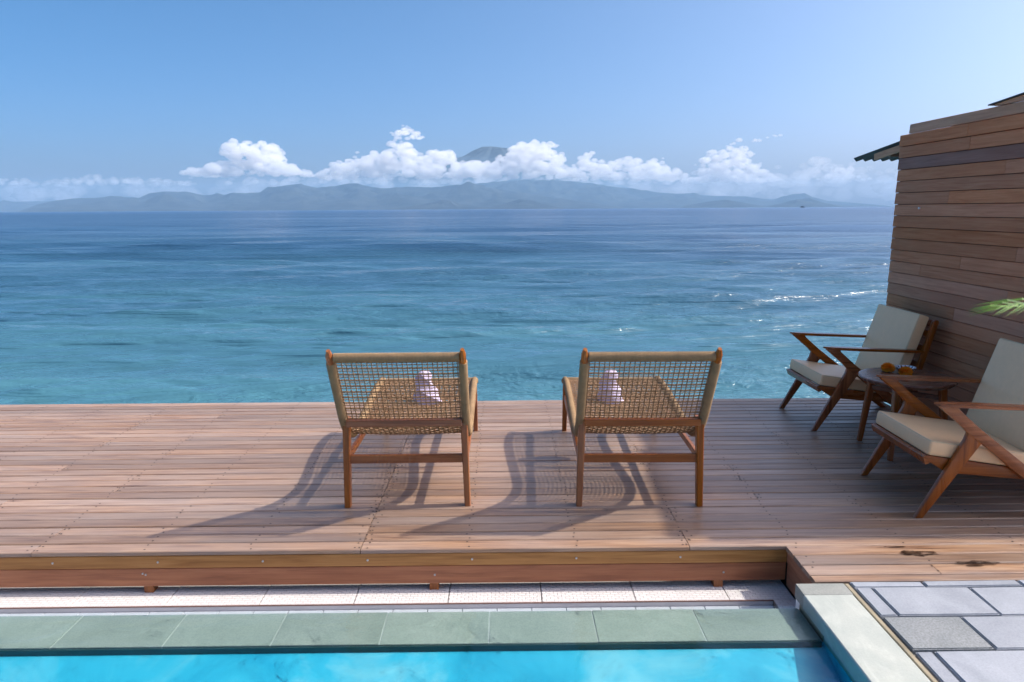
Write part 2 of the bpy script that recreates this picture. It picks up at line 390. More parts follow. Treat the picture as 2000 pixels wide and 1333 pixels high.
ridge('hills', [(60, 412), (100, 399), (130, 393), (165, 389), (200, 388), (240, 386), (290, 388), (310, 379), (340, 376), (385, 377), (412, 383), (428, 382), (440, 379), (452, 382), (470, 379), (520, 378), (535, 368),
      (565, 366), (600, 363), (630, 369), (660, 366), (690, 361), (705, 361), (730, 367), (760, 370), (800, 367), (850, 368), (900, 363), (950, 368), (1010, 376), (1060, 384), (1120, 392), (1180, 400), (1220, 409)], 9600, 1900, m_hill, 2.1)
ridge('hills', [(820, 380), (900, 365), (960, 358), (1040, 354), (1100, 355), (1160, 361), (1200, 368), (1230, 370), (1280, 377), (1330, 381), (1400, 384), (1450, 385), (1500, 391), (1520, 388), (1545, 384), (1565, 382),
      (1585, 387), (1610, 393), (1660, 397), (1700, 400), (1745, 407), (1780, 410)], 11800, 2200, m_hill, 5.7)
ridge('hills', [(760, 410), (800, 404), (840, 398), (868, 391), (885, 393), (905, 401), (960, 405), (990, 398), (1015, 390), (1040, 393), (1060, 399), (1100, 407)], 7600, 700, m_hill, 8.1, nx=160)
# low spur at right with small shore hill
ridge('hills', [(1330, 404), (1370, 396), (1410, 391), (1440, 395), (1490, 404), (1520, 398), (1550, 390), (1575, 388), (1600, 396), (1640, 404), (1670, 409)], 8800, 900, m_hill, 3.3, nx=160)
# volcano beyond the clouds
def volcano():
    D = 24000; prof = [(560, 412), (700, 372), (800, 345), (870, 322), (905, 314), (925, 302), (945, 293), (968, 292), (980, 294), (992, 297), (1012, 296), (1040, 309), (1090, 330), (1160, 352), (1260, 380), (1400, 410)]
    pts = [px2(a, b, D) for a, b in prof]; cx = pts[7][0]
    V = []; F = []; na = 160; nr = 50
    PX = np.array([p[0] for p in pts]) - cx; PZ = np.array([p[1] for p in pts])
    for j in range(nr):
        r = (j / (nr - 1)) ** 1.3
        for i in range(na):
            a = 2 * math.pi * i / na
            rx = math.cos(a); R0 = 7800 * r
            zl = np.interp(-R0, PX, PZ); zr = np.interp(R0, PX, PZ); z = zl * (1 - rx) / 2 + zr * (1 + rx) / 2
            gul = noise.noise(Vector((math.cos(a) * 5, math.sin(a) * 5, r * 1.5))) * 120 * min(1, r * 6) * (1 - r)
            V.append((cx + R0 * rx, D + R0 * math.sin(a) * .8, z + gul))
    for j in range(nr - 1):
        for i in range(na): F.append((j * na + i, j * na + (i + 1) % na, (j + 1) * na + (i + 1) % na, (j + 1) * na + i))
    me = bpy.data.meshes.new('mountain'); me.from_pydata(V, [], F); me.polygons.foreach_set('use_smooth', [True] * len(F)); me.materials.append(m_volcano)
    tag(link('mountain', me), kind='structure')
volcano()

# ------------------------------------------------------------------ clouds
def cloud_mat(name, dens):
    m = bpy.data.materials.new(name); m.use_nodes = True; t = m.node_tree; t.nodes.clear()
    o = t.nodes.new('ShaderNodeOutputMaterial'); p = t.nodes.new('ShaderNodeVolumePrincipled')
    p.inputs['Density'].default_value = dens; p.inputs['Color'].default_value = (.985, .985, .985, 1); p.inputs['Anisotropy'].default_value = .0
    t.links.new(p.outputs[0], o.inputs['Volume']); return m
m_cloud = cloud_mat('cumulus', .0070); m_thin = cloud_mat('thin cloud', .0016)
bm = bmesh.new(); bmesh.ops.create_icosphere(bm, subdivisions=4, radius=1); ICO = [v.co.copy() for v in bm.verts]; ICOF = [tuple(v.index for v in f.verts) for f in bm.faces]; bm.free()
bm = bmesh.new(); bmesh.ops.create_icosphere(bm, subdivisions=3, radius=1); ICO3 = [v.co.copy() for v in bm.verts]; ICO3F = [tuple(v.index for v in f.verts) for f in bm.faces]; bm.free()
DC = 17000.
def cloud(prof, base, label, seed, mat=None, n=60, size=(8, 22), D=DC, name='cloud'):
    """prof: outline (column, top row); puffs heaped below it down to the row base"""
    rr = random.Random(seed); mb = MB(); xs = [p[0] for p in prof]; ts = [p[1] for p in prof]
    for k in range(n):
        while True:
            x = rr.uniform(xs[0], xs[-1]); top = float(np.interp(x, xs, ts)); hgt = base - top
            if rr.random() < .12 + hgt / max(1, base - min(ts)): break
        if hgt < 3: hgt = 3
        r = min(size[0] + (size[1] - size[0]) * rr.random() ** 1.7, hgt * .5 + 1.5) * (.75 if k % 3 else 1.)
        u = rr.random()
        yp = top + r + u * max(0, hgt - 1.6 * r)
        X, Z = px2(x, yp, D); Rm = r / F_ * D; yy = D + rr.uniform(-1, 1) * 900 - 500 * u
        flat = .82
        big = r > 11; I, FI = (ICO, ICOF) if big else (ICO3, ICO3F)
        sx = rr.uniform(1., 1.3); vs = []
        for c in I:
            p = Vector((c.x * sx, c.y, c.z * flat))
            q = c * 1.6 + Vector((k * 3.1, seed, 0))
            dsp = 1 + .30 * (1 - 2.2 * abs(noise.noise(q))) + .16 * (1 - 2.4 * abs(noise.noise(q * 2.3))) + .08 * (1 - 2 * abs(noise.noise(q * 5.1)))
            dsp *= .78
            zz = p.z * dsp * Rm
            vs.append((X + p.x * dsp * Rm, yy + p.y * dsp * Rm, Z + (zz if zz > 0 else zz * .7)))
        mb.add(vs, FI)
    o = mb.build(name, mat or m_cloud, smooth=True)
    return tag(o, label, 'cloud', 'clouds above the hills')
cloud([(408, 338), (430, 332), (455, 334), (475, 322), (485, 296), (500, 281), (520, 281), (535, 286), (548, 278), (556, 290), (568, 315), (590, 322), (612, 336), (626, 340)], 350, 'tall white cumulus with a square top left of the middle of the cloud bank', 3, n=300, size=(4, 15))
cloud([(640, 346), (668, 328), (690, 314), (715, 305), (740, 300), (765, 302), (778, 276), (792, 272), (806, 282), (815, 304), (840, 306), (865, 292), (885, 292), (900, 312), (925, 318)], 355, 'broad cumulus heap with a narrow tower left of the volcano peak', 11, n=380, size=(4, 15))
cloud([(784, 264), (796, 256), (812, 256), (826, 264), (838, 274)], 280, 'small detached white cloud floating above the cumulus tower', 5, n=60, size=(3.5, 7))
cloud([(900, 326), (930, 314), (960, 318), (990, 300), (1008, 284), (1030, 280), (1050, 279), (1075, 278), (1088, 296), (1096, 318), (1112, 322)], 354, 'bright cumulus covering the right shoulder of the volcano', 23, n=330, size=(4, 15))
cloud([(1112, 326), (1130, 314), (1140, 300), (1155, 297), (1164, 312), (1185, 318), (1205, 310), (1230, 308), (1255, 316), (1285, 312), (1300, 328), (1318, 345)], 358, 'low lumpy cumulus bank right of the volcano', 31, n=340, size=(3.6, 12))
cloud([(1330, 352), (1345, 340), (1366, 320), (1382, 300), (1400, 288), (1420, 277), (1432, 282), (1440, 300), (1452, 322), (1470, 340), (1492, 352)], 362, 'leaning cumulus tower standing alone towards the wooden hut', 41, n=280, size=(3.6, 12))
cloud([(1465, 275), (1485, 275)], 281, 'tiny isolated puff high over the right of the cloud bank', 43, n=9, size=(3.5, 5))
cloud([(1596, 345), (1606, 330), (1620, 325), (1634, 338), (1650, 352)], 360, 'small bright cloud with a curved edge near the hut eave', 47, n=26, size=(4, 8))
cloud([(1490, 350), (1530, 320), (1570, 300), (1610, 300), (1640, 318), (1690, 325), (1760, 322), (1800, 330)], 372, 'faint spread out cloud behind the hut eave', 53, mat=m_thin, n=70, size=(8, 20))
cloud([(-60, 352), (0, 350), (40, 345), (80, 354), (130, 352), (190, 346), (235, 342), (270, 350), (330, 348), (400, 352)], 368, 'long low band of faint grey cloud over the hills at the left', 59, mat=m_thin, n=170, size=(4, 11))
cloud([(400, 347), (650, 345), (900, 344), (1100, 346), (1330, 350), (1500, 352)], 366, 'thin pale cloud layer along the foot of the cumulus bank', 61, mat=m_thin, n=120, size=(5, 13), D=18500)
m_mist = cloud_mat('mist bank', .00042)
cloud([(-120, 352), (400, 348), (900, 338), (1300, 342), (1900, 346)], 402, 'wide pale mist bank low behind the hills along the whole horizon', 67, mat=m_mist, n=190, size=(14, 27), D=19500)

# ------------------------------------------------------------------ boat far out
b = empty('boat', (px2(1562, 404, 3000)[0], 3000, -1.6), label='tiny dark boat on the horizon at the right of the sea', cat='boat')
hb = MB(); hb.add([(-8, -2, 0), (8, -2, 0), (8, 2, 0), (-8, 2, 0), (-9, -2.4, 3.2), (9.5, -2.4, 3.8), (9.5, 2.4, 3.8), (-9, 2.4, 3.2)], [(3, 2, 1, 0), (4, 5, 6, 7), (0, 1, 5, 4), (1, 2, 6, 5), (2, 3, 7, 6), (3, 0, 4, 7)])
hb.build('hull', flat('dark hull', (.03, .03, .04), .6), b)
cb_ = MB(); cb_.box((-1, 0, 5), (10, 4, 3.2)); cb_.build('cabin', m_dark, b)

# ------------------------------------------------------------------ deck
deck = empty('deck', (0, 0, 0), kind='structure')
NB = 29; Y0, Y1 = 3.115, 5.73; PW = (Y1 - Y0) / NB; XL, XR = -4.0, 2.935; TH = .022
JO = [-3.6, -3.12, -2.63, -2.13, -1.64, -1.16, -.66, -.18, .31, .82, 1.31, 1.8, 2.3, 2.78]
cache = {}
def plank(x0, x1, y0, y1, ztop=0., th=TH, name='plank', mat=None, parent=deck):
    key = (round(x1 - x0, 3), round(y1 - y0, 4), th, mat)
    if key not in cache:
        m = MB(); m.box((0, 0, -th / 2), (x1 - x0 - .003, y1 - y0 - .008, th), ch=.004); cache[key] = m.mesh(name, mat or m_deck)
    o = link(name, cache[key], parent, ((x0 + x1) / 2, (y0 + y1) / 2, ztop + random.uniform(-.0012, .0006)))
    o.rotation_euler = (random.uniform(-.008, .008), random.uniform(-.0002, .0002), random.uniform(-.0003, .0003)); return o
scr = MB()
def screw_row(x, y0, y1, z=.0008):
    for dy in (.24, .76):
        if random.random() < .1: continue
        cx = x + random.uniform(-.012, .012); cy = y0 + (y1 - y0) * dy + random.uniform(-.005, .005); r = .0048
        scr.add([(cx + r * math.cos(k * math.pi / 3), cy + r * 1.1 * math.sin(k * math.pi / 3), z) for k in range(6)], [tuple(range(6))])
for i in range(NB):
    y0 = Y0 + i * PW; y1 = y0 + PW
    cuts = [XL, -.66, XR]
    if random.random() < .55: cuts.insert(2, random.choice([.82, 1.31, 1.8]))
    if random.random() < .45: cuts.insert(1, random.choice([-2.13, -2.63]))
    for a, b2 in zip(cuts[:-1], cuts[1:]): plank(a, b2, y0, y1)
    for x in JO: screw_row(x, y0, y1)
    for c in cuts[1:-1]: screw_row(c - .025, y0, y1); screw_row(c + .025, y0, y1)
ext = [(3.115 - PW * (k + 1), 3.115 - PW * k) for k in range(3)] + [(2.79, 3.115 - PW * 3)]
for y0, y1 in ext:
    c = random.choice([None, 1.8, 2.3])
    for a, b2 in ([(1.25, XR)] if c is None else [(1.25, c), (c, XR)]): plank(a, b2, y0, y1)
    for x in (1.3, 1.8, 2.3, 2.78):
        if y1 - y0 > .06: screw_row(x, y0, y1)
o = scr.build('deck_screws', m_screw, deck); o['kind'] = 'stuff'
# fascia
def fboard(x0, x1, y, z0, z1, mat, nm='fascia_board', along='x'):
    m = MB()
    if along == 'x': m.box((0, 0, 0), (x1 - x0, .02, z1 - z0), ch=.002); loc = ((x0 + x1) / 2, y, (z0 + z1) / 2)
    else: m.box((0, 0, 0), (.02, x1 - x0, z1 - z0), ch=.002); loc = (y, (x0 + x1) / 2, (z0 + z1) / 2)
    return m.build(nm, mat, deck, loc=loc)
fboard(-4.0, 1.262, 3.132, -.083, -.024, m_fascia_light); fboard(-4.0, 1.262, 3.137, -.172, -.086, m_fascia_red)
fboard(2.79, 3.12, 1.273, -.083, -.024, m_fascia_side, along='y'); fboard(2.79, 3.12, 1.277, -.195, -.086, m_fascia_side, along='y')
for k in range(12):
    x = -3.92 + k * .47
    if x < 1.2:
        m = MB(); m.tube([(x, 3.122, -.053), (x, 3.1185, -.053)], .0048, 8, up=(1, 0, 0)); m.build('screw', m_metal, deck, smooth=True)
for x in (-3.36, -1.645, -1.632, .0 - .33, .98):
    zz_ = -.105 - random.random() * .03; m = MB(); m.tube([(x, 3.127, zz_), (x, 3.1235, zz_)], .0045, 8, up=(1, 0, 0)); m.build('screw', m_metal, deck, smooth=True)
for x in (-3.0, -1.628, -.335, .96):
    m = MB(); m.box((x, 3.155, -.13), (.042, .05, .17), ch=.002); m.build('post', m_teak, deck)
jm = MB()
for x in JO: jm.box((x, 4.47, -.08), (.045, 2.50, .10))
o = jm.build('joists', m_dark, deck)
for x in (-3.8, -1.9, 0, 1.9, 2.8):
    for y in (3.9, 5.4): m = MB(); m.box((x, y, -1.08), (.14, .14, 1.9)); m.build('pile', m_trim, deck)

# wet stains on the deck
m_wet = NT('wet timber film'); 
_tr = m_wet.n('ShaderNodeBsdfTransparent'); _tr.inputs[0].default_value = (.16, .14, .14, 1); _gl = m_wet.n('ShaderNodeBsdfGlossy'); _gl.inputs['Roughness'].default_value = .12
_mx = m_wet.n('ShaderNodeMixShader'); _mx.inputs[0].default_value = .05; m_wet.l(_tr.outputs[0], _mx.inputs[1]); m_wet.l(_gl.outputs[0], _mx.inputs[2]); _cl = m_wet.n('ShaderNodeBsdfTransparent'); _m2 = m_wet.n('ShaderNodeMixShader')
_f = m_wet.rng(m_wet.noise(m_wet.coord((7, 40, 1), False), 3, 5, .65), .40, .56, 0, 1)
m_wet.l(_f, _m2.inputs[0]); m_wet.l(_cl.outputs[0], _m2.inputs[1]); m_wet.l(_mx.outputs[0], _m2.inputs[2]); m_wet.l(_m2.outputs[0], m_wet.out.inputs['Surface']); m_wet = m_wet.m
def puddle(cx, cy, rx, ry, seed, label):
    n = 40; m = MB(); vs = []
    for k in range(n):
        a = 2 * math.pi * k / n; q = 1 + .45 * noise.noise(Vector((math.cos(a) * 1.7 + seed, math.sin(a) * 1.7, 0))) + .15 * noise.noise(Vector((math.cos(a) * 5, math.sin(a) * 5, seed)))
        vs.append((cx + rx * q * math.cos(a), cy + ry * q * math.sin(a) , .0035))
    m.add(vs, [tuple(range(n))]); tag(m.build('puddle', m_wet), label, 'wet patch', 'wet patches on the deck')
puddle(1.80, 3.022, .085, .024, 1, 'dark wet patch on the deck, middle of the three by the paving')
puddle(1.995, 2.925, .10, .028, 6, 'largest dark wet patch on the deck close to the stone paving')
puddle(1.72, 3.088, .055, .007, 11, 'thin sliver of wet on the deck, farthest of the three from the paving')

# ------------------------------------------------------------------ pool
pool = empty('pool', (0, 0, 0), kind='structure')
ZW = -.085
gm = MB(); gm.box((-1.4, 2.6245, ZW - .62), (5.13, .214, 1.2)); gm.build('weir_wall', m_concrete, pool)
xs = [-3.72, -3.31, -2.90, -2.49, -2.09, -1.69, -1.28, -.88, -.478, -.073, .335, .738, 1.163]
for a, b2 in zip(xs[:-1], xs[1:]):
    m = MB(); m.box((0, 0, -.01), (b2 - a - .006, .222, .02), ch=.002); m.build('stone_tile', m_green, pool, loc=((a + b2) / 2, 2.6245, ZW + random.uniform(-.0008, .0008)))
m = MB(); m.box((-1.4, 2.624, ZW - .0085), (5.13, .216, .012)); m.build('grout', flat('pale grout', (.55, .56, .52), .8, rnd=False), pool)
m = MB(); m.box((-1.4, 2.5035, ZW - .013), (5.125, .006, .022)); m.build('waterline_band', flat('dark green stone edge', (.02, .06, .05), .5), pool)
# basin
bm_ = MB(); xa, xb, ya, yb, zb = -3.96, 1.17, .9, 2.507, -.13
bm_.add([(xa, ya, -.5), (xb, ya, -.5), (xb, yb, -.108), (xa, yb, -.108), (xa, ya, -.09), (xb, ya, -.09), (xb, yb, -.09), (xa, yb, -.09)], [(0, 1, 2, 3), (0, 4, 5, 1), (1, 5, 6, 2), (2, 6, 7, 3), (3, 7, 4, 0)])
bm_.build('basin', m_basin, pool)
# coping stones along the right side
yy = 2.775
m = MB(); m.box((0, 0, -.03), (.192, .09, .06), ch=.003); m.build('coping_stone', m_copgrey, pool, loc=(1.261, 2.73, 0.0))
y = 2.683
while y > -.4:
    L = .62; m = MB(); m.box((0, 0, -.03), (.196, L - .003, .06), ch=.004); m.build('coping_stone', m_coping, pool, loc=(1.259, y - L / 2, random.uniform(-.001, .001))); y -= L
m = MB(); m.box((1.262, 2.65, -.64), (.185, .246, 1.16)); m.build('coping_wall', m_white, pool)
m = MB(); m.box((1.264, 1.05, -.64), (.185, 2.95, 1.16)); m.build('coping_wall', m_concrete, pool)
m = MB(); m.box((1.1695, 2.62, -.075), (.004, .22, .032)); m.build('joint_strip', m_strip, pool)
# near coping, below the frame
m = MB(); m.box((-1.4, .78, -.03), (5.1, .23, .06), ch=.004); m.build('coping_stone', m_coping, pool)
wv = MB(); wv.add([(-3.96, .9, -.0765), (1.1695, .9, -.0765), (1.1695, 2.738, -.0765), (-3.96, 2.738, -.0765)], [(0, 1, 2, 3)])
tag(wv.build('pool_water', m_poolwater), kind='structure')
# overflow channel
ch = empty('overflow_channel', (0, 0, 0), kind='structure')
ZF = -.205
xs = [-4.0 + .415 * k for k in range(13)]
for a in xs:
    b2 = min(a + .415, 1.268)
    if b2 - a < .05: continue
    m = MB(); m.box((0, 0, 0), (b2 - a - .004, .42, .02), ch=.001); m.build('floor_tile', m_tile, ch, loc=((a + b2) / 2, 3.225, ZF - .01))
m = MB(); m.box((1.222, 2.875, ZF - .01), (.10, .276, .02)); m.build('floor_tile', m_tile, ch)
m = MB(); m.box((-1.30, 3.1, ZF - .062), (5.5, .74, .03)); m.build('channel_bed', m_strip, ch)
for k in range(34):
    a = -4.0 + k * .152; b2 = min(a + .152, 1.168)
    if b2 - a > .03: m = MB(); m.box((0, 0, 0), (b2 - a - .003, .27, .02), ch=.001); m.build('gutter_tile', m_tilegutter, ch, loc=((a + b2) / 2, 2.872, ZF - .034))
m = MB(); m.box((-1.41, 3.0105, ZF - .024), (5.16, .004, .04)); m.build('gutter_riser', m_tilegutter, ch)
m = MB(); m.box((-1.41, 3.0095, ZF - .001), (5.16, .005, .005)); m.build('edge_trim', flat('brown edge trim', (.22, .12, .09), .6), ch)
m = MB(); m.box((1.170, 2.878, ZF - .012), (.004, .262, .018)); m.build('edge_trim', m_trim, ch)
m = MB(); m.box((-1.4, 3.46, -.5), (5.4, .04, .62)); m.build('back_wall', m_dark, ch)
m = MB(); m.box((1.33, 3.1, -.17), (.09, .70, .19)); m.build('side_wall', m_dark, ch)

# ------------------------------------------------------------------ paving
pav = empty('paving', (0, 0, 0), kind='structure')
m = MB(); m.box((2.3, .7, -.07), (1.86, 4.165, .10)); m.build('mortar_bed', m_grout, pav)
m = MB(); m.box((1.374, .7, -.012), (.02, 4.16, .012), ch=.003); m.build('joint_strip', m_strip, pav)
rows = [(2.742, 2.785, [1.388, 1.68, 2.07, 2.46, 2.85, 3.2])]
y = 2.735; par = 0
while y > -1.2:
    base = [1.455, 1.842, 2.23, 2.62, 3.0, 3.2] if par == 0 else [1.678, 2.066, 2.455, 2.84, 3.2]
    rows.append((y - .205, y, [1.388] + base)); y -= .2155; par ^= 1
rr_ = random.Random(3)
for ri, (y0, y1, X) in enumerate(rows):
    for ci, (a, b2) in enumerate(zip(X[:-1], X[1:])):
        wdt, hh = b2 - a - .008, y1 - y0 + .001
        bm = bmesh.new(); pts = []
        for cx, cy in ((-1, -1), (1, -1), (1, 1), (-1, 1)):
            pts.append((cx * wdt / 2 + rr_.uniform(-.0025, .0025), cy * hh / 2 + rr_.uniform(-.002, .002)))
        lo = [bm.verts.new((x, yv, -.03)) for x, yv in pts]; hi = [bm.verts.new((x, yv, 0)) for x, yv in pts]
        bm.faces.new(lo[::-1]); tf = bm.faces.new(hi)
        for k in range(4): bm.faces.new((lo[k], lo[(k + 1) % 4], hi[(k + 1) % 4], hi[k]))
        bmesh.ops.bevel(bm, geom=[e for e in tf.edges], offset=.004, segments=2, affect='EDGES')
        me = bpy.data.meshes.new('paver'); bm.to_mesh(me); bm.free(); me.materials.append(m_paver2 if (ri == 2 and ci == 0) else m_paver)
        o = link('paver', me, pav, ((a + b2) / 2, (y0 + y1) / 2, rr_.uniform(-.002, .001)))
        o.rotation_euler = (rr_.uniform(-.004, .004), rr_.uniform(-.004, .004), 0)
# shore below everything
gr = MB(); gr.add([(-30, -30, 0), (30, -30, 0), (30, 3.0, 0), (-30, 3.0, 0), (-30, 3.6, -1.2), (30, 3.6, -1.2), (30, -30, -1.2), (-30, -30, -1.2)], [(0, 1, 2, 3), (3, 2, 5, 4), (4, 5, 6, 7)])
tag(gr.build('ground', m_concrete, loc=(0, 0, -1.25)), kind='structure')

# ------------------------------------------------------------------ hut
hut = tag(empty('wooden_hut', (2.96, 5.69, 0)), 'wooden hut clad in horizontal reddish brown boards at the right edge of the deck', 'hut')
HB = 24.; pw = 2.02 / HB; rr = random.Random(12)
def wplank(y0, y1, z0, z1, mat, nm='plank', prx=0.):
    m = MB(); L = y1 - y0 - .003; h = z1 - z0 - .0035
    a = -.011; b3 = .011
    # shiplap board, top edge set back
    vs = [(-.012, -L / 2, -h / 2), (-.007, -L / 2, h / 2 - .002), (-.004, -L / 2, h / 2), (.008, -L / 2, h / 2), (.008, -L / 2, -h / 2), (-.012, -L / 2, -h / 2 + .002)]
    vs = vs + [(x, L / 2, z) for x, _, z in vs]
    n = 6; order = [0, 5, 1, 2, 3, 4]
    A = order; B = [i + 6 for i in order]
    fs = [tuple(A), tuple(B[::-1])] + [(A[i], B[i], B[(i + 1) % n], A[(i + 1) % n]) for i in range(n)]
    m.add(vs, fs)
    return m.build(nm, mat, hut, loc=(prx, (y0 + y1) / 2 - 5.69, (z0 + z1) / 2))
YN = 3.4
joints = {23: 4.86, 22: 4.83, 18: 5.0, 24: 4.9}
for i in range(24):
    z0 = i * pw; mat = m_hut
    if i == 21: mat = m_hut_dark
    j = joints.get(i, rr.uniform(3.7, 5.3)); pr = rr.uniform(-.0025, .0025)
    if i == 21: j = 3.9
    yend = 5.69 + rr.uniform(-.004, .004)
    wplank(YN, j, z0, z0 + pw, mat, prx=pr); wplank(j, yend, z0, z0 + pw, mat, prx=pr + rr.uniform(-.001, .001))
wplank(YN, 5.57, 2.02, 2.02 + .068, m_hut_tan, prx=.002)
m = MB(); m.box((.035, (YN - 5.69) / 2, 1.0), (.05, 5.69 - YN - .02, 2.0)); m.build('wall_frame', m_dark, hut)
m = MB(); m.box((1.3, -.03, .93), (2.5, .04, 1.86)); m.build('far_wall', m_hut_dark, hut)
m = MB(); m.box((1.3, YN - 5.69 + .03, 1.0), (2.5, .04, 2.0)); m.build('near_wall', m_hut_dark, hut)
m = MB(); m.tube([(-.012, 5.332 - 5.69, 1.486), (-.022, 5.332 - 5.69, 1.486)], .008, 8, up=(0, 0, 1)); m.build('bolt', m_white, hut)
# corrugated roof
rf = MB(); vs = []; nxr = 200; W = 2.5
def rz(Y): return 1.905 + (6.59 - Y) * .1045 if Y > 5.69 else 1.999 + (5.69 - Y) * .045
YR = [6.59, 6.2, 5.69, 5.0, 4.2, YN - .05]
for th in (0, -.006):
    for Y in YR:
        for k in range(nxr + 1):
            x = 3.03 + W * k / nxr; vs.append((x - 2.96, Y - 5.69, rz(Y) + .016 * math.sin(2 * math.pi * (x - 3.0) / .076 * 1.0) + th))
n1 = nxr + 1; fs = []
for l in (0, 1):
    o0 = l * len(YR) * n1
    for j in range(len(YR) - 1):
        for k in range(nxr):
            f = (o0 + j * n1 + k, o0 + j * n1 + k + 1, o0 + (j + 1) * n1 + k + 1, o0 + (j + 1) * n1 + k); fs.append(f if l else f[::-1])
o0 = len(YR) * n1
for k in range(nxr): fs.append((k, k + 1, o0 + k + 1, o0 + k))
for j in range(len(YR) - 1): fs.append((j * n1, (j + 1) * n1, o0 + (j + 1) * n1, o0 + j * n1))
rf.add(vs, fs); rf.build('corrugated_roof', m_roof, hut)
m = MB(); m.bar((.075, 6.22 - 5.69, rz(6.22) - .045), (.075, -.02, rz(5.67) - .045), .02, .05); m.build('barge_board', m_hut_tan, hut)
m = MB(); m.bar((.03, 4.66 - 5.69, 2.101), (.03, YN - 5.69, 2.205), .11, .008); m.build('flashing', m_roof, hut)
m = MB(); ya_, yb_ = 4.62 - 5.69, YN - 5.69
m.add([(-.008, ya_, 2.090), (-.008, yb_, 2.090), (-.008, yb_, 2.20), (-.008, ya_, 2.10), (.014, ya_, 2.090), (.014, yb_, 2.090), (.014, yb_, 2.20), (.014, ya_, 2.10)], [(3, 2, 1, 0), (4, 5, 6, 7), (0, 1, 5, 4), (1, 2, 6, 5), (2, 3, 7, 6), (3, 0, 4, 7)]); m.build('tapered_board', m_hut_tan, hut)
m = MB(); m.box((1.3, .35, rz(6.04) - .05), (2.4, .04, .05)); m.build('purlin', m_trim, hut)

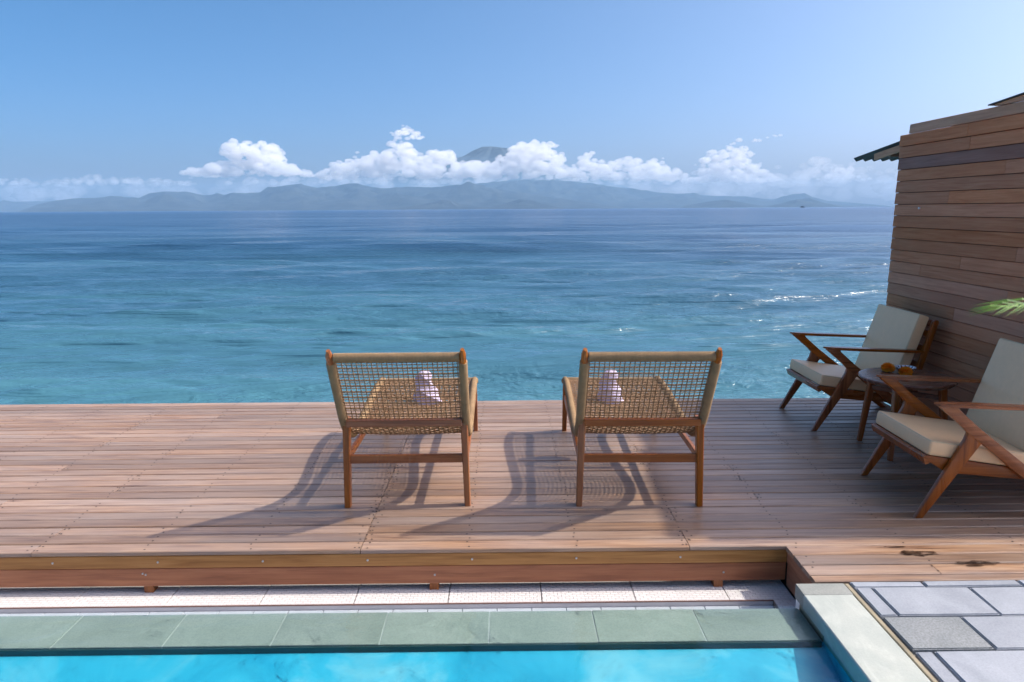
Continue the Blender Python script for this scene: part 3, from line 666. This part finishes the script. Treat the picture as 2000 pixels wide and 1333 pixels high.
# ------------------------------------------------------------------ rope lounge chairs
def lounger():
    L = empty('lounge_chair')
    W = .307
    ctrl = [(-.275, .865), (-.20, .742), (-.11, .60), (-.03, .475), (.06, .385), (.17, .335), (.30, .318), (.46, .328), (.66, .352), (.88, .372), (1.08, .382), (1.22, .372), (1.31, .345)]
    def cr(t):
        t = max(0, min(len(ctrl) - 1.0001, t)); i = int(t); f = t - i
        P = [ctrl[max(0, min(len(ctrl) - 1, i + k))] for k in (-1, 0, 1, 2)]
        return tuple(.5 * ((2 * P[1][a]) + (-P[0][a] + P[2][a]) * f + (2 * P[0][a] - 5 * P[1][a] + 4 * P[2][a] - P[3][a]) * f * f + (-P[0][a] + 3 * P[1][a] - 3 * P[2][a] + P[3][a]) * f ** 3) for a in (0, 1))
    dense = [cr(t * (len(ctrl) - 1) / 600) for t in range(601)]
    S_ = [0]
    for a, b in zip(dense[:-1], dense[1:]): S_.append(S_[-1] + math.dist(a, b))
    TOT = S_[-1]; dn = np.array(dense); SA = np.array(S_)
    def at(s): return float(np.interp(s, SA, dn[:, 0])), float(np.interp(s, SA, dn[:, 1]))
    def nrm(s):
        a = at(max(0, s - .01)); b = at(min(TOT, s + .01)); t = Vector((0, b[0] - a[0], b[1] - a[1])).normalized(); return Vector((0, -t.z, t.y)) if t.y > 0 else Vector((0, t.z, -t.y))
    for sx in (-1, 1):
        # wooden core, its rounded tip bare, then rope wrapped tightly round it
        m = MB(); core = [at(s) for s in np.linspace(0, TOT, 60)]; core[0] = core[0]
        m.tube([(sx * W, y, z) for y, z in core], lambda i: .017 * (.55 if i == 0 else 1), 8, up=(1, 0, 0), sx=1.25)
        rail = m.build('side_rail', m_teak, L, smooth=False)
        pitch = .0062; s = .075; pts = []; rad = []
        while s < TOT - .01:
            for q, rr_ in ((0, .0190), (.33, .0222), (.66, .0222)):
                y, z = at(s + q * pitch); pts.append((sx * W, y, z)); rad.append(rr_)
            s += pitch
        m = MB(); m.tube(pts, lambda i: rad[i], 8, up=(1, 0, 0), sx=1.12); m.build('rope_wrap', m_ropewrap, rail, smooth=True)
    # wrapped bars: top, and front
    for s0, nm in ((.045, 'top_bar'), (TOT - .03, 'front_bar')):
        y, z = at(s0); m = MB(); x = -W + .018; pts = []; rad = []
        while x < W - .018:
            for q, rr_ in ((0, .0195), (.33, .0232), (.66, .0232)): pts.append((x + q * .0062, y, z)); rad.append(rr_)
            x += .0062
        m.tube(pts, lambda i: rad[i], 8); m.build(nm, m_ropewrap, L, smooth=True)
    # woven cords
    nl = 25; pitch = .0195; half = .0027
    def surf(x, s, off):
        y, z = at(s); n = nrm(s); u = x / (W - .01); sag = .007 * (1 - u * u) * math.sin(math.pi * min(1, max(0, s / TOT))) ** .6
        p = Vector((x, y, z)) - n * (sag if True else 0) + n * off; return p
    rng_ = random.Random(8)
    for nm, s0, s1, ov in (('woven_back', .05, .50, .0009), ('woven_seat', .50, TOT - .03, .0018)):
        m = MB(); rows_ = int((s1 - s0) / pitch)
        for k in range(nl):
            x = (k - (nl - 1) / 2) * (2 * W - .05) / (nl - 1) + rng_.uniform(-.0012, .0012)
            n_ = rows_ * 2 + 1
            pts = [surf(x, s0 + (s1 - s0) * i / (n_ - 1), (ov if ((i // 2 + k) % 2) else -ov) if i % 2 == 0 else 0) for i in range(n_)]
            m.tube(pts, half, 4, up=(1, 0, 0), cap=False)
        for r in range(rows_):
            s = s0 + (r + .02) * (s1 - s0) / rows_ + rng_.uniform(-.001, .001)
            if r == 0 and nm == 'woven_back': continue
            pts = [surf(-W + (2 * W) * i / 48, s, (ov if ((i // 2 + r) % 2) else -ov) if i % 2 == 0 else 0) for i in range(49)]
            m.tube(pts, half, 4, cap=False)
            if nm == 'woven_seat' or r % 2:          # doubled cross cord
                pts = [p + (nrm(s).cross(Vector((1, 0, 0)))) * .0062 for p in pts]
                m.tube(pts, half * .9, 4, cap=False)
        o = m.build(nm, m_rope, L, smooth=True); o['kind'] = 'stuff'
    # legs and stretchers
    for sx in (-1, 1):
        m = MB(); m.bar((sx * W, -.005, 0), (sx * (W - .012), 0, .468), .030, .046, up=(0, 1, 0), w2=.036, h2=.05, ch=.004); m.build('leg', m_teak, L)
        m = MB(); m.bar((sx * W, 1.30, 0), (sx * (W - .004), 1.26, .35), .030, .036, up=(0, 1, 0), w2=.034, h2=.05, ch=.004); m.build('leg', m_teak, L)
        m = MB(); m.bar((sx * (W - .004), .01, .250), (sx * (W - .004), 1.27, .245), .022, .034, ch=.003); m.build('lower_rail', m_teak, L)
    def xbar(y, z, h, d, nm):
        m = MB(); m.bar((-W + .02, y, z), (W - .02, y, z), d, h, ch=.003); m.build(nm, m_teakx, L)
    xbar(-.005, .253, .044, .022, 'stretcher'); xbar(-.045, .452, .034, .030, 'seat_crossbar'); xbar(.58, .253, .030, .022, 'stretcher'); xbar(1.27, .25, .03, .022, 'stretcher')
    return L
lc = lounger()
lc.location = (-.510, 3.622, 0); lc.rotation_euler = (0, 0, R(.4))
tag(lc, 'left of the two woven rope lounge chairs facing the sea', 'lounge chair', 'woven lounge chairs on the deck')
l2 = copy_tree(lc); l2.location = (.675, 3.600, 0); l2.rotation_euler = (0, 0, R(-1.2))
tag(l2, 'right of the two woven rope lounge chairs facing the sea, nearer the armchairs', 'lounge chair')

# lilac rolled towels standing on the seats
def towel(loc, mir, seed, label):
    m = MB(); nz_, na = 60, 72
    prof = [(0, .056), (.03, .072), (.07, .070), (.11, .058), (.145, .046), (.165, .043), (.185, .046), (.205, .040), (.222, .020), (.228, .004)]
    hz_ = [p[0] for p in prof]; rz_ = [p[1] for p in prof]; vs = []
    for a in range(nz_ + 1):
        z = .228 * a / nz_; R0 = float(np.interp(z, hz_, rz_)); lx = .020 * math.sin(z * 14 + seed)
        for b in range(na):
            th = 2 * math.pi * b / na; ph = 3 * th + z * 62 + seed
            fold = 1 - abs(math.sin(ph / 2)) ** .6 * .0 + .17 * (1 - abs(math.cos(ph / 2)) ** .5 * 1.6)
            rr_ = R0 * (fold + .07 * noise.noise(Vector((math.cos(th) * 2, math.sin(th) * 2 + seed, z * 22))))
            vs.append((mir * (lx + rr_ * 1.1 * math.cos(th)), rr_ * .85 * math.sin(th), z))
    fs = [(a * na + b, a * na + (b + 1) % na, (a + 1) * na + (b + 1) % na, (a + 1) * na + b) for a in range(nz_) for b in range(na)]
    fs.append(tuple(range(nz_ * na, nz_ * na + na)))
    if mir < 0: fs = [f[::-1] for f in fs]
    m.add(vs, fs)
    tag(m.build('towel', m_towel, smooth=True, loc=loc), label, 'towel', 'lilac towels on the lounge chairs')
towel((-.475, 4.36, .322), 1, 2.2, 'lilac rolled towel standing on the seat of the left lounge chair')
towel((.635, 4.34, .322), -1, 5.9, 'lilac rolled towel standing on the seat of the right lounge chair')

# ------------------------------------------------------------------ armchairs
def cushion(name, L, Wd, T, parent, mat=m_cushion):
    """box cushion centred at origin, length x, width y, thickness z, soft corners, piping round both faces"""
    bm = bmesh.new(); bmesh.ops.create_cube(bm, size=1)
    for v in bm.verts: v.co = Vector((v.co.x * L, v.co.y * Wd, v.co.z * T))
    bmesh.ops.bevel(bm, geom=list(bm.edges), offset=.014, segments=3, affect='EDGES', profile=.6)
    bmesh.ops.subdivide_edges(bm, edges=[e for e in bm.edges if e.calc_length() > .1], cuts=8, use_grid_fill=True)
    for v in bm.verts:
        u, w_ = v.co.x / (L / 2), v.co.y / (Wd / 2); k = max(0, 1 - u * u) * max(0, 1 - w_ * w_)
        v.co.z += math.copysign(1, v.co.z) * .011 * k + .0015 * noise.noise(v.co * 9)
    me = bpy.data.meshes.new(name); bm.to_mesh(me); bm.free(); me.materials.append(mat)
    for p in me.polygons: p.use_smooth = True
    o = link(name, me, parent)
    for sz in (-1, 1):
        m = MB(); a, b, r = L / 2 - .004, Wd / 2 - .004, .012; pts = []
        for cx, cy, a0 in ((a - r, b - r, 0), (-a + r, b - r, 90), (-a + r, -b + r, 180), (a - r, -b + r, 270)):
            for q in (0, 30, 60, 90): pts.append((cx + r * math.cos(R(a0 + q)), cy + r * math.sin(R(a0 + q)), sz * (T / 2 - .004)))
        pts.append(pts[0]); m.tube(pts, .0034, 6); m.build('piping', m_piping, o, smooth=True)
    return o
def armchair():
    A = empty('armchair'); Wd = .62
    for y0, y1 in ((0, .030), (Wd - .030, Wd)):
        # front leg flares into the diagonal
        prism([(-.016, 0), (.020, 0), (.262, .372), (.285, .392), (.312, .395), (.235, .455), (.170, .500), (.192, .462), (.196, .428), (.188, .398)], y0 + .0015, y1 - .0015, 'front_leg', m_chairz, A, .005)
        # diagonal from the arm tip to the rear foot
        prism([(.045, .567), (.135, .567), (.150, .545), (.250, .457), (.50, .262), (.795, .0), (.752, 0), (.46, .222), (.30, .352), (.225, .410), (.200, .428), (.160, .470)], y0, y1, 'rear_leg', m_chair, A, .005)
        # armrest, thin blade
        yc = (y0 + y1) / 2; sgn = -1 if y0 == 0 else 1
        bm = bmesh.new(); prof = [(.030, .004), (.10, .026), (.22, .032), (.45, .027), (.70, .018)]
        top = []
        lo, hi = [], []
        for x, hw in prof:
            zt = .582 - (x - .03) * .045; th = .018 if x > .05 else .010
            lo.append([bm.verts.new((x, yc - hw, zt - th)), bm.verts.new((x, yc + hw, zt - th))]); hi.append([bm.verts.new((x, yc - hw, zt)), bm.verts.new((x, yc + hw, zt))])
        for i in range(len(prof) - 1):
            bm.faces.new((hi[i][0], hi[i + 1][0], hi[i + 1][1], hi[i][1])); bm.faces.new((lo[i][1], lo[i + 1][1], lo[i + 1][0], lo[i][0]))
            bm.faces.new((lo[i][0], lo[i + 1][0], hi[i + 1][0], hi[i][0])); bm.faces.new((hi[i][1], hi[i + 1][1], lo[i + 1][1], lo[i][1]))
        bm.faces.new((lo[0][0], hi[0][0], hi[0][1], lo[0][1])); bm.faces.new((lo[-1][1], hi[-1][1], hi[-1][0], lo[-1][0]))
        bmesh.ops.recalc_face_normals(bm, faces=bm.faces)
        bmesh.ops.bevel(bm, geom=[e for e in bm.edges if abs(e.verts[0].co.x - e.verts[1].co.x) > .02], offset=.004, segments=2, affect='EDGES')
        me = bpy.data.meshes.new('armrest'); bm.to_mesh(me); bm.free(); me.materials.append(m_chair); link('armrest', me, A)
        # back post
        prism([(.610, .215), (.650, .215), (.790, .735), (.785, .752), (.765, .756), (.752, .745)], y0 + .002 + (.008 if sgn < 0 else -.008), y1 - .002 + (.008 if sgn < 0 else -.008), 'back_post', m_chairz, A, .004)
        # seat side rail
        ya = y0 + .032 if y0 == 0 else y0 - .026
        prism([(.028, .312), (.020, .298), (.060, .268), (.130, .222), (.18, .218), (.63, .178), (.65, .215), (.56, .232)], ya, ya + .024, 'seat_rail', m_chair, A, .003)
    def xb(x, z, w_, h, nm, tilt=0):
        m = MB(); m.bar((x, .034, z), (x, Wd - .034, z), w_, h, up=(math.sin(tilt), 0, math.cos(tilt)), ch=.003); m.build(nm, m_chair, A)
    xb(.030, .288, .022, .042, 'front_rail', -.35)
    for i, x in enumerate((.14, .25, .36, .47)): xb(x, .286 - (x - .04) * .15, .05, .010, 'seat_slat', -.15)
    for z in (.34, .45, .56, .66, .73): xb(.640 + (z - .30) * .27, z, .014, .045, 'back_slat', .26)
    c = cushion('seat_cushion', .56, .555, .072, A); c.location = (.315, Wd / 2, .313 - .02 + .016); c.rotation_euler = (0, R(8.3), 0)
    c = cushion('back_cushion', .50, .555, .072, A); c.location = (.628, Wd / 2, .545); c.rotation_euler = (0, R(-72.5), 0)
    return A
ac = armchair(); ac.location = (2.085, 4.832, 0)
tag(ac, 'far armchair with cream cushions beside the sea edge of the deck', 'armchair', 'teak armchairs along the hut wall')
a2 = copy_tree(ac); a2.location = (2.005, 3.392, 0); a2.rotation_euler = (0, 0, R(-1.5))
tag(a2, 'near armchair with cream cushions, cut by the right edge of the photo', 'armchair')

# ------------------------------------------------------------------ side table
tb = tag(empty('side_table', (2.462, 4.43, 0)), 'small round dark wood side table between the two armchairs', 'table')
m = MB(); r = .272; m.lathe([(r - .03, .440), (r - .012, .445), (r, .458), (r + .001, .464), (r - .002, .470), (r - .01, .4715)], 64); m.build('table_top', m_table, tb, smooth=False)
for sx in (-1, 1):
    for sy in (-1, 1):
        m = MB(); m.bar((sx * .165, sy * .195, 0), (sx * .135, sy * .15, .447), .028, .028, up=(0, 1, 0), w2=.042, h2=.04, ch=.005); m.build('leg', m_chairz, tb)
for a, b_ in (((-.15, -.165), (.15, .165)), ((-.15, .165), (.15, -.165))):
    m = MB(); m.bar((a[0], a[1], .40 if a[1] < 0 else .37), (b_[0], b_[1], .40 if a[1] < 0 else .37), .02, .028); m.build('brace', m_table, tb)
# bowl
bw = tag(empty('bowl', (2.512, 4.545, .4715)), 'small black bowl with white zigzag rim on the side table', 'bowl')
m = MB(); m.lathe([(.030, .0), (.042, .006), (.056, .026), (.060, .034), (.056, .034), (.050, .024), (.034, .010), (.01, .008)], 32); m.build('dish', m_black, bw, smooth=True)
for k in range(14):
    m = MB(); a = 2 * math.pi * k / 14; vs = []
    for rad_, z_ in (((.0435), .0085), (.0565, .0265), (.0605, .0340)):
        pass
    def P(r_, z_, da): return (r_ * math.cos(a + da), r_ * math.sin(a + da), z_)
    m.add([P(.0440, .0065, 0), P(.0612, .0342, -.19), P(.0612, .0342, .19), P(.0555, .0350, .19), P(.0355, .0112, 0), P(.0555, .0350, -.19)], [(0, 1, 2), (2, 1, 5, 3), (3, 5, 4)])
    m.build('zigzag_mark', m_white, bw)
def marigold(loc, s, seed, label):
    rg = random.Random(seed); m = MB()
    core = [(p.x * .028 * s, p.y * .028 * s, (p.z * .022 + .022) * s) for p in ICO3]; m.add(core, ICO3F)
    for k in range(230):
        z = 1 - (k + .5) / 230 * 1.65; rr2 = math.sqrt(max(0, 1 - z * z)); a = k * 2.39996
        n_ = Vector((rr2 * math.cos(a), rr2 * math.sin(a), z)); t = n_.cross(Vector((0, 0, 1))); t = t.normalized() if t.length > .01 else Vector((1, 0, 0)); b = n_.cross(t)
        tw = rg.uniform(-.7, .7); t2 = t * math.cos(tw) + b * math.sin(tw); b2 = n_.cross(t2)
        c = Vector((0, 0, .024 * s)) + Vector((n_.x * .028, n_.y * .028, n_.z * .020)) * s; L_ = .014 * s * rg.uniform(.7, 1.2); w_ = .008 * s
        m.add([c - t2 * w_ * .5 - n_ * .003, c + t2 * w_ * .5 - n_ * .003, c + t2 * w_ + n_ * L_ * .7 + b2 * .003, c + n_ * L_ + b2 * .006 * rg.uniform(-1, 1), c - t2 * w_ + n_ * L_ * .7 + b2 * .002], [(0, 1, 2, 3, 4)])
    m.v = [(x, y, max(z, 0)) for x, y, z in m.v]
    tag(m.build('marigold', m_marigold, loc=loc), label, 'flower', 'marigold heads on the side table')
marigold((2.412, 4.565, .472), 1.0, 1, 'round orange marigold head on the side table, left of the bowl')
marigold((2.462, 4.448, .4715), 1.0, 2, 'orange marigold head on the side table in front of the bowl')

# ------------------------------------------------------------------ palm at the right edge
pl = tag(empty('palm_plant', (1.66, 1.60, 0)), 'green feathery palm frond reaching in at the right edge before the hut wall', 'palm')
m = MB(); m.lathe([(.10, .0), (.135, .12), (.15, .30), (.14, .31), (.125, .28)], 28); m.build('pot', m_pot, pl, smooth=True)
m = MB(); m.tube([(0, 0, .25), (.01, 0, .6), (0, .01, .98), (-.01, 0, 1.12)], lambda i: [.035, .028, .024, .018][i], 8); m.build('trunk', m_stem, pl, smooth=True)
def frond(az, L, rise, droop, seed, hang=.0):
    rg = random.Random(seed); m = MB(); N = 40; d_ = Vector((math.cos(az), math.sin(az), 0)); side = Vector((-d_.y, d_.x, 0)); base = Vector((0, 0, 1.10)); pts = []
    for i in range(N + 1):
        t = i / N; pts.append(base + d_ * (L * t) + Vector((0, 0, rise * t - droop * t * t)))
    m.tube(pts, lambda i: .006 * (1 - .85 * i / N) + .0008, 5)
    for i in range(4, N + 1):
        t = i / N; ll = .26 * L / .7 * math.sin(math.pi * (.12 + .80 * t)) ** .7 * rg.uniform(.9, 1.05)
        tang = (pts[min(N, i)] - pts[i - 1]).normalized()
        for sd in (-1, 1):
            dr = (side * sd * (.75 - .35 * t) + tang * (.55 + .4 * t) + Vector((0, 0, .16 + rg.uniform(-.1, .12)))).normalized(); w_ = .0036
            p = pts[i]; q1 = p + dr * ll * .5 + Vector((0, 0, -.01)); q2 = p + dr * ll + Vector((0, 0, -.07 * ll / .2)); nn = dr.cross(tang).normalized().cross(dr).normalized()
            m.add([p - nn * w_ * .4, p + nn * w_ * .4, q1 + nn * w_, q2, q1 - nn * w_, q1 + Vector((0, 0, .002))], [(0, 1, 5), (1, 2, 5), (2, 3, 5), (3, 4, 5), (4, 0, 5)])
    m.build('frond', m_palm, pl, smooth=False)
frond(R(184), .585, .36, .17, 1)
frond(R(170), .42, .37, .14, 2)
for k, a in enumerate((-20, 40, 95, 250, 300, 340)): frond(R(a), .50, .45, .42, 10 + k)

# ------------------------------------------------------------------ sea air
hz = MB(); a, b = (-12500, -60, -2.8), (12500, 14600, 470)
hz.add([(a[0], a[1], a[2]), (b[0], a[1], a[2]), (b[0], b[1], a[2]), (a[0], b[1], a[2]), (a[0], a[1], b[2]), (b[0], a[1], b[2]), (b[0], b[1], b[2]), (a[0], b[1], b[2])],
       [(3, 2, 1, 0), (4, 5, 6, 7), (0, 1, 5, 4), (1, 2, 6, 5), (2, 3, 7, 6), (3, 0, 4, 7)])
hm = bpy.data.materials.new('sea air'); hm.use_nodes = True; hm.node_tree.nodes.clear()
ho = hm.node_tree.nodes.new('ShaderNodeOutputMaterial'); pv = hm.node_tree.nodes.new('ShaderNodeVolumePrincipled')
pv.inputs['Density'].default_value = 6.5e-5; pv.inputs['Color'].default_value = (.42, .70, 1, 1); pv.inputs['Anisotropy'].default_value = .0
hm.node_tree.links.new(pv.outputs[0], ho.inputs['Volume'])
tag(hz.build('haze', hm), kind='stuff')
